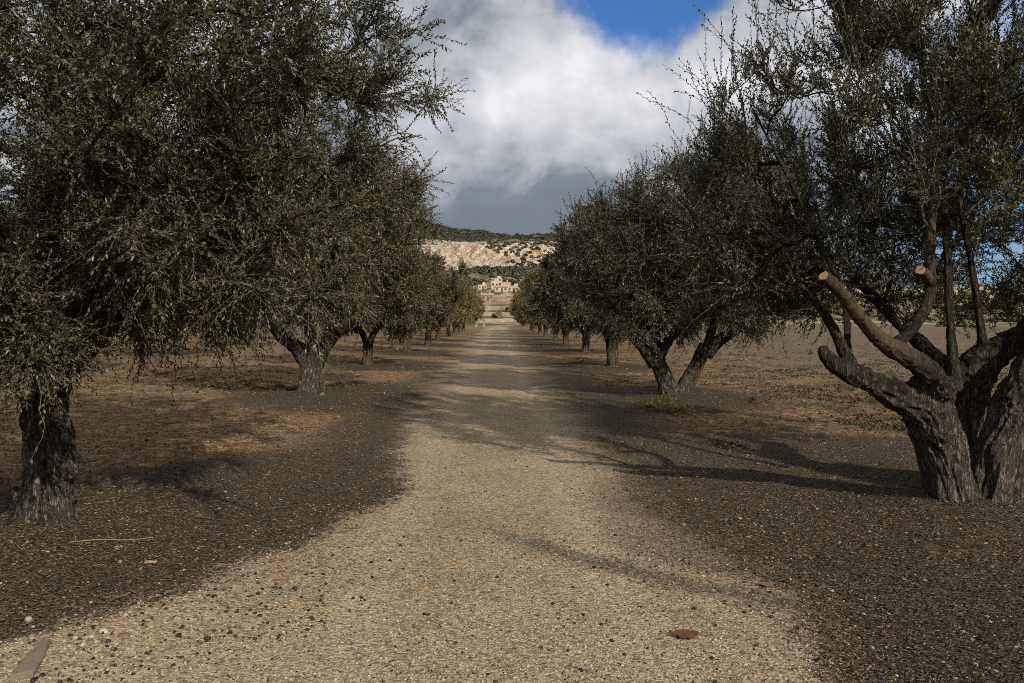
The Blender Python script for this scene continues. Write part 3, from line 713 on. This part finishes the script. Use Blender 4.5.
L1 = olive(stL, tipsL, tg, 8, .011, 22500, 30, .029, cL1, L=(.16, .42), droop=.03, upb=.2, shoots=500, shootL=(.4, .8), hang=380, zsh=2.2)
plant(bx, by, 0, L1, 'large dense olive tree at the left front with a knobbly single trunk', GL)

# --- second trees
def fork(base_r, h, limbs, lean=(0, 0), base=(0, 0)):
    b = np.array([base[0], base[1], 0.]); tp = b+np.array([lean[0], lean[1], h])
    S = [([b-np.array([0, 0, .12]), b+np.array([lean[0]*.1, lean[1]*.1, .1]), b+(tp-b)*.55, tp], [base_r*1.35, base_r*1.1, base_r*.9, base_r*.95], 0)]; T = []
    for dx, dy, dz, r_ in limbs:
        P = [tp-np.array([0, 0, .15]), tp+np.array([dx*.3, dy*.3, dz*.25]), tp+np.array([dx*.65, dy*.65, dz*.6]), tp+np.array([dx, dy, dz])]
        S.append((P, [r_*1.25, r_, r_*.75, r_*.4], 0)); T.append((P, [r_*1.25, r_, r_*.75, r_*.4], .45))
    return S, T
S, T = fork(.26, .72, ((-.9, -.2, .75, .15), (-.1, .4, 1.2, .11), (.75, .1, .8, .16), (.1, -.8, 1.1, .09)))
rg = np.random.default_rng(31)
tg = ellip_targets((.1, 0, 3.15), (2.75, 2.6, 2.5), 330, 1.55, rg, .5, 2, .4)
L2 = olive(S, T, tg, 31, .018, 12000, 25, .042, (.1, 0, 3.0), droop=.09, upb=.2, shoots=500, shootL=(.35, .75), hang=50, zsh=2.2, tmat=LEAF_WARM, tint0=.08, twig_r=.0032)
plant(*TREES_L[1], 0, L2, 'second olive tree on the left with a short fluted pale trunk forking low', GL)
S1, T1 = fork(.17, .75, ((-.75, 0, .7, .13), (.1, .5, 1.0, .09), (.55, -.2, .9, .10), (-.3, -.6, 1.1, .08)), (-.28, 0), (-.02, 0))
S2, T2 = fork(.14, .95, ((.85, .1, .45, .11), (.4, .5, 1.0, .08), (.2, -.5, 1.1, .07)), (.52, .1), (.22, .05))
rg = np.random.default_rng(47)
tg = ellip_targets((.45, 0, 3.0), (2.5, 2.6, 2.5), 340, 1.35, rg, .5, 9, .45, lambda p: p[:, 2] < 4.6+.55*p[:, 0])
tg += ellip_targets((.3, 0, 1.75), (1.9, 1.9, .8), 70, 1.1, rg, .6, 19, .3)
R2 = olive(S1+S2, T1+T2, tg, 47, .016, 12000, 25, .042, (.1, 0, 3.), droop=.06, upb=.35, shoots=900, shootL=(.4, .9), hang=120, zsh=2.4, tint0=.03, twig_r=.0032)
plant(*TREES_R[1], 0, R2, 'second olive tree on the right with two stems parting in a V', GR)
# --- three more kinds for the rest of the rows
protos = []
for sd_, lm_, ww, lt in ((101, ((-.9, .1, .8, .12), (.8, -.2, .8, .12), (.1, .6, 1.1, .10), (0, -.7, 1.1, .09)), LEAF, .04), (102, ((-.7, -.4, .9, .12), (.9, .2, .7, .11), (-.1, .7, 1.2, .09)), LEAF_WARM, .1), (103, ((.7, .5, .9, .11), (-.8, .4, .9, .12), (.1, -.8, 1., .11)), LEAF, .02)):
    S, T = fork(.19, .85, lm_, (.08, 0)); rg = np.random.default_rng(sd_)
    tg = ellip_targets((0, 0, 2.95), (2.6, 2.6, 2.4), 230, 1.2, rg, .45, sd_, .4)
    protos.append(olive(S, T, tg, sd_, .03, 6500, 19, .076, (0, 0, 3.), droop=.08, upb=.3, shoots=450, shootL=(.35, .75), hang=120, zsh=2.3, tmat=ww, tint0=lt, twig_r=.0045))
LEAF_GOLD = leaf_material('olive_leaf_yellowing', (.11, .09, .022), (.20, .17, .065), (.22, .15, .035))
for k_ in (0, 1):
    tr_, cr_ = protos[k_]; c2 = cr_.copy(); c2.materials[0] = LEAF_GOLD; protos.append((tr_, c2))
ORD = ['first', 'second', 'third', 'fourth', 'fifth', 'sixth', 'seventh', 'eighth', 'ninth', 'tenth', 'eleventh', 'twelfth']
rg = np.random.default_rng(3); used = {}
def copies(x, y, k, label, group, sc):
    if k not in used:
        used[k] = plant(x, y, rg.uniform(0, 6.28), protos[k], label, group, sc)
    else:
        src = used[k]; r_ = src[0].copy(); C.objects.link(r_); r_.location = (x, y, float(gz(x, y))-.03); r_.rotation_euler = (0, 0, rg.uniform(0, 6.28)); r_.scale = (sc,)*3
        r_['label'] = label; r_['group'] = group
        for ch in src[1:]:
            c_ = ch.copy(); C.objects.link(c_); c_.parent = r_
for i in range(2, 10):
    for row, side, g in ((TREES_L, 'left', GL), (TREES_R, 'right', GR)):
        copies(*row[i], (i+(side == 'left')) % 3 if i < 4 else 3+(i+(side == 'left')) % 2, '%s olive tree from the front in the row on the %s of the road' % (ORD[i], side), g, rg.uniform(.86, 1.02))
GO = 'olive trees of the outer row on the left'
for i, (x, y) in enumerate(((-13.2, 23), (-13.5, 34), (-13.8, 45), (-13.5, 57), (-13.6, 70), (-13.5, 84))):
    copies(x, y, i % 3, '%s olive tree from the front in the outer row behind the left roadside trees' % ORD[i], GO, rg.uniform(.85, 1.0))
GO2 = 'olive trees of the far row on the left'
for i, (x, y) in enumerate(((-23, 30), (-23.5, 43), (-23, 56), (-23.4, 70), (-23, 85))):
    copies(x, y, (i+1) % 3, '%s olive tree from the front in the farthest row across the left field' % ORD[i], GO2, rg.uniform(.85, 1.0))

# ------------------------------------------------------------------ hills, scrub, houses
def hz(x, y):
    x = np.asarray(x, float); y = np.asarray(y, float)
    d_ = np.hypot(x*.55, y); u = x/np.maximum(d_, 1)
    base = np.interp(d_, [0, 125, 150, 250, 400, 520, 640, 790, 815, 870, 900, 1020, 1300, 1500, 1900, 2600], [-1.2, -1.2, -.3, 4.2, 13.5, 22, 34, 53, 58, 74, 79, 92, 118, 152, 120, 60])
    wob = (n2(x, y, .0045, 61, 4)-.5)
    d2 = d_+(wob*110+(n2(x, y, .03, 66, 3)-.5)*45)*sstep(300, 700, d_)
    base2 = np.interp(d2, [0, 125, 150, 250, 400, 520, 640, 790, 815, 880, 910, 1020, 1300, 1500, 1900, 2600], [-1.2, -1.2, -.3, 4.2, 13.5, 22, 32, 48, 52, 81, 87, 103, 126, 154, 116, 60])
    z = base2+(n2(x, y, .006, 62, 5)-.5)*26*sstep(300, 900, d_)
    z = z+34*sstep(70, -240, x)*sstep(1050, 1450, d_)          # the ridge climbs to the left
    z = z+(n2(x, y, .05, 63, 4)-.5)*5*sstep(180, 500, d_)
    cl = sstep(770, 830, d2)*sstep(930, 880, d2)
    z = z+(n2(x, y, .05, 64, 5, .65)-.5)*19*cl
    z = z*(1-.62*sstep(.22, .5, x/np.maximum(y, 1))*sstep(250, 700, d_))
    # terraces on the lower slope
    st_ = z/2.2; tz = (np.floor(st_)+sstep(.55, .95, st_-np.floor(st_)))*2.2
    tm = sstep(170, 230, d_)*sstep(560, 440, d_)
    return z*(1-tm)+tz*tm
m, nt = mat('hillside'); N = NT(nt)
v = N.n('ShaderNodeTexCoord').outputs['Object']; ge = N.n('ShaderNodeNewGeometry')
nz = N.n('ShaderNodeSeparateXYZ', {0: ge.outputs['Normal']}).outputs[2]
na = N.noise(v, .02, 6, .65); nb = N.noise(v, .12, 6, .7); nc = N.noise(v, .35, 4, .7)
cliff = N.attr('cliff'); low = N.attr('low'); red = N.attr('red')
scr = N.mix(N.ramp(nb, .35, .65), (.05, .056, .038), (.12, .115, .072))
dry = N.mix(N.ramp(nb, .3, .7), (.17, .135, .075), (.30, .235, .14))
rock = N.mix(N.ramp(nb, .35, .7), (.42, .34, .24), (.66, .56, .44)); rock = N.mix(N.ramp(na, .52, .62, 0, .7), rock, (.56, .36, .18)); crk = N.noise(N.n('ShaderNodeMapping', {'Vector': v, 'Scale': (1, .35, .3)}).outputs[0], .17, 5, .7, .5)
rock = N.mix(N.ramp(N.math('ABSOLUTE', N.math('SUBTRACT', crk, .5)), .07, .0, 0, .7), rock, (.14, .11, .075)); rock = N.mix(N.ramp(nc, .52, .64, 0, .85), rock, (.10, .085, .055)); rock = N.mix(N.ramp(N.noise(v, .06, 4, .7), .55, .7, 0, .6), rock, (.19, .15, .085))  # crevice shade put into the rock colour, as the relief shades too weakly
c_ = N.mix(N.ramp(na, .42, .62), scr, dry)
c_ = N.mix(low, c_, N.mix(N.ramp(nb, .42, .6), (.11, .095, .05), (.34, .27, .17)))
c_ = N.mix(N.ramp(N.math('ADD', cliff, N.math('MULTIPLY', N.math('SUBTRACT', nb, .5), .7)), .35, .6), c_, rock)
c_ = N.mix(N.ramp(N.math('ADD', red, N.math('MULTIPLY', N.math('SUBTRACT', nb, .5), .8)), .4, .6), c_, (.36, .17, .10))
N.out(N.n('ShaderNodeBsdfPrincipled', {'Base Color': c_, 'Roughness': .95, 'Specular IOR Level': .1, 'Normal': N.bump(nb, .6, 2.)}).outputs[0]); HILL = m
az = np.concatenate([np.linspace(-70, -9, 90, endpoint=False), np.linspace(-9, 10, 220, endpoint=False), np.linspace(10, 70, 90)])
dd = np.concatenate([np.arange(128, 300, 5.), np.arange(300, 700, 7.), np.arange(700, 1000, 5.), np.arange(1000, 1600, 18.), np.arange(1600, 2700, 60.)])
Dg, Ag = np.meshgrid(dd, np.radians(az), indexing='ij'); x = (Dg*np.sin(Ag)).ravel(); y = (Dg*np.cos(Ag)).ravel()
z = hz(x, y); na_ = len(az); i = np.arange(len(dd)-1)[:, None]*na_+np.arange(na_-1)[None, :]
f = np.stack([i, i+1, i+na_+1, i+na_], -1).reshape(-1, 4)
mb = MB(); mb.add(np.stack([x, y, z], -1), f); me = mb.mesh('hill', HILL, True)
d_ = np.hypot(x*.55, y); wob = (n2(x, y, .0045, 61, 4)-.5); d2 = d_+(wob*110+(n2(x, y, .03, 66, 3)-.5)*45)*sstep(300, 700, d_)
for an, val in (('cliff', sstep(775, 800, d2)*sstep(1060, 930, d2)), ('low', sstep(620, 480, d_)), ('red', np.exp(-((x+6)/16)**2-((y-330)/45)**2))):
    me.attributes.new(an, 'FLOAT', 'POINT').data.foreach_set('value', val.astype(np.float32))
tag(link('hill', me), kind='structure')

# scrub and woods on the hill: clumps of leaf-like faces
rg = np.random.default_rng(77)
def scrub(name, n, d0, d1, size, dens, material, az0=-14, az1=14):
    a = np.radians(rg.uniform(az0, az1, n)); dq = rg.uniform(d0, d1, n); x = dq*np.sin(a); y = dq*np.cos(a)
    k = dens(x, y); x, y = x[k], y[k]; n = len(x); s = size*rg.uniform(.5, 1.35, n)
    M = 34; dv = unit(rg.normal(0, 1, (n, M, 3))); dv[..., 2] = np.abs(dv[..., 2])*1.1-.15
    P = np.stack([x, y, hz(x, y)], -1)[:, None]+dv*s[:, None, None]*rg.uniform(.55, 1.1, (n, M, 1))
    nn = unit(dv+rg.normal(0, .5, (n, M, 3))); u = unit(np.cross(nn, rg.normal(0, 1, (n, M, 3)))); w_ = np.cross(nn, u)
    q_ = s[:, None, None]*.42
    V = np.stack([P+u*q_, P+w_*q_*.8, P-u*q_*.9, P-w_*q_*.7], 2)
    mb = MB(); mb.add(V.reshape(-1, 3), np.arange(n*M*4).reshape(-1, 4), 0, np.repeat(rg.uniform(0, 1, n), M*4))
    tag(link(name, mb.mesh(name, material, False, 'tint')), kind='stuff')
SCR = tinted('scrub_leaves', (.034, .038, .022), (.10, .10, .055), .8)
scrub('hillside_scrub', 14000, 560, 1560, 2.2, lambda x, y: n2(x, y, .012, 5, 4) > np.where((np.hypot(x*.55, y) > 770) & (np.hypot(x*.55, y) < 1080), .56, .42), SCR)
scrub('ridge_woods', 8000, 1090, 1560, 3.2, lambda x, y: n2(x, y, .02, 15, 5, .65) > .50, tinted('ridge_leaves_shade_toned', (.028, .036, .034), (.06, .07, .058), .8))  # the cloud shadow over the ridge is put into this dark leaf colour
scrub('wooded_slope', 4200, 480, 790, 2.6, lambda x, y: n2(x, y, .03, 25, 5, .65) > .515, SCR, -10, 11)
scrub('terrace_trees', 700, 160, 520, 2.0, lambda x, y: (n2(x, y, .03, 35, 3) > .46) & (np.hypot(x+2, y-470) > 45), tinted('grove_leaves', (.05, .055, .026), (.12, .11, .05), .8), -25, 40)

WALLW = plain('white_render', (.42, .37, .29), (.58, .52, .43), 2., .9); WALLC = plain('cream_render', (.46, .36, .23), (.58, .47, .32), 2., .9)
ROOF = plain('roof_tiles', (.30, .20, .14), (.42, .30, .21), 3., .9); PANE = plain('dark_pane', (.10, .095, .085), (.15, .14, .125), 1., .25); WOOD = plain('door_wood', (.10, .06, .035), (.16, .10, .06), 4.)
def box(mb, c, s):
    c = np.array(c); s = np.array(s)/2
    V = np.array([(a, b, e) for e in (-1, 1) for b in (-1, 1) for a in (-1, 1)])*s+c
    mb.add(V, np.array([(0, 2, 3, 1), (4, 5, 7, 6), (0, 1, 5, 4), (1, 3, 7, 5), (3, 2, 6, 7), (2, 0, 4, 6)]))
def house(x, y, w_, dp, h_, rz, wall, label, gable=True, sink=1.5, name='house', z=None):
    zz = float(hz(x, y)) if z is None else z
    o = empty(name, (x, y, zz), rz); tag(o, label, 'house', 'houses on the hillside')
    mb = MB(); box(mb, (0, 0, h_/2-sink/2), (w_, dp, h_+sink)); link('wall', mb.mesh('wall', wall), o)
    mb = MB()
    if gable:
        e = .35; V = np.array([(-w_/2-e, -dp/2-e, h_-.05), (w_/2+e, -dp/2-e, h_-.05), (w_/2+e, dp/2+e, h_-.05), (-w_/2-e, dp/2+e, h_-.05), (-w_/2-e, 0, h_+dp*.24), (w_/2+e, 0, h_+dp*.24)])
        mb.add(V, np.array([(0, 1, 5, 4), (2, 3, 4, 5), (3, 2, 1, 0)])); mb.add(V, np.array([(0, 4, 3), (1, 2, 5)]))
        rf = link('roof', mb.mesh('roof', ROOF), o)
        mb = MB(); box(mb, (w_*.25, dp*.1, h_+dp*.2+.5), (.7, .7, 1.4)); link('chimney', mb.mesh('chimney', wall), rf)
    else:
        box(mb, (0, 0, h_+.12), (w_+.3, dp+.3, .24)); rf = link('roof', mb.mesh('roof', wall), o)
        mb = MB(); box(mb, (w_*.2, 0, h_+.9), (w_*.3, dp*.4, 1.4)); link('stair_head', mb.mesh('stair_head', wall), rf)
    mb = MB(); box(mb, (w_*.05, -dp/2-.03, 1.0), (1., .1, 2.)); link('door', mb.mesh('door', WOOD), o)
    for wx in (-.33, .33):
        for lv in range(1 if h_ < 4.5 else 2):
            mb = MB(); box(mb, (w_*wx, -dp/2-.03, 1.6+lv*2.7), (1.1, .1, 1.2)); wn = link('window', mb.mesh('window', PANE), o)
            mb = MB(); box(mb, (w_*wx, -dp/2-.09, .92+lv*2.7), (1.5, .22, .12)); link('sill', mb.mesh('sill', wall), wn)
    return o
def hp(px, d_): return ((px-VX)/F*d_, d_)
house(*hp(482, 455), 5, 4, 2.6, .2, WALLW, 'small low white house at the left end of the hillside hamlet', False)
house(*hp(497, 470), 6, 5, 4.8, -.1, WALLW, 'tall white two storey house at the top of the hillside hamlet', False)
house(*hp(505, 462), 5.5, 5, 3.6, .15, WALLC, 'cream house with tiled roof beside the tall white house')
house(*hp(514, 440), 6, 5, 2.8, -.2, WALLW, 'low white flat roofed house at the right end of the hamlet', False)
house(*hp(501, 425), 7, 4, 2.6, .05, WALLC, 'long cream house lowest in the hillside hamlet')
house(*hp(487, 345), 5, 4, 2.4, .1, plain('red_render', (.30, .21, .15), (.40, .29, .21), 2.), 'small pinkish low house on the slope below the hamlet')
house(*hp(994, 540), 15, 9, 6.5, .3, WALLC, 'cream flat roofed house far off beyond the near right olive tree', False)
# stone terrace walls across the lower slope
STW = plain('dry_stone', (.20, .16, .11), (.38, .31, .22), 1.2, .95, .05)
GW = 'dry stone terrace walls on the lower slope'
for k_, (dq, x0, x1, hh) in enumerate(((172, -9, 14, .8), (205, -12, 16, .9), (248, -16, 20, 1.0), (292, -14, 14, 1.1), (345, -12, 22, 1.2), (398, -14, 20, 1.3))):
    xs_ = np.linspace(x0, x1, 40); ys_ = dq+np.sin(xs_*.25+k_)*2.; zs = hz(xs_, ys_); top = zs+hh+.18*(n2(xs_, ys_, .8, k_)-.5)
    V = np.vstack([np.c_[xs_, ys_-.3, zs-.6], np.c_[xs_, ys_-.24, top], np.c_[xs_, ys_+.24, top], np.c_[xs_, ys_+.3, zs-.6]])
    j = np.arange(39); mb = MB()
    for a in range(3): mb.add(V, np.stack([j+40*a, j+1+40*a, j+41+40*a, j+40+40*a], -1))
    tag(link('terrace_wall', mb.mesh('terrace_wall', STW)), '%s pale dry stone terrace wall up the slope beyond the road end' % ORD[k_], 'stone wall', GW)
# pale gate posts where the road ends
for px, hgt, lab in ((484, 1.25, 'pale stone gate post on the left at the far end of the road'), (476.5, .95, 'shorter pale post left of the gate post at the road end')):
    d_ = 138.; x_ = (px-VX)/F*d_; mb = MB(); box(mb, (0, 0, hgt/2-.1), (.40, .40, hgt+.2)); o = link('gate_post', mb.mesh('gate_post', STW), None, (x_, d_, float(gz(x_, d_))))
    mb = MB(); box(mb, (0, 0, hgt+.06), (.5, .5, .10)); link('post_cap', mb.mesh('post_cap', STW), o); tag(o, lab, 'gate post')
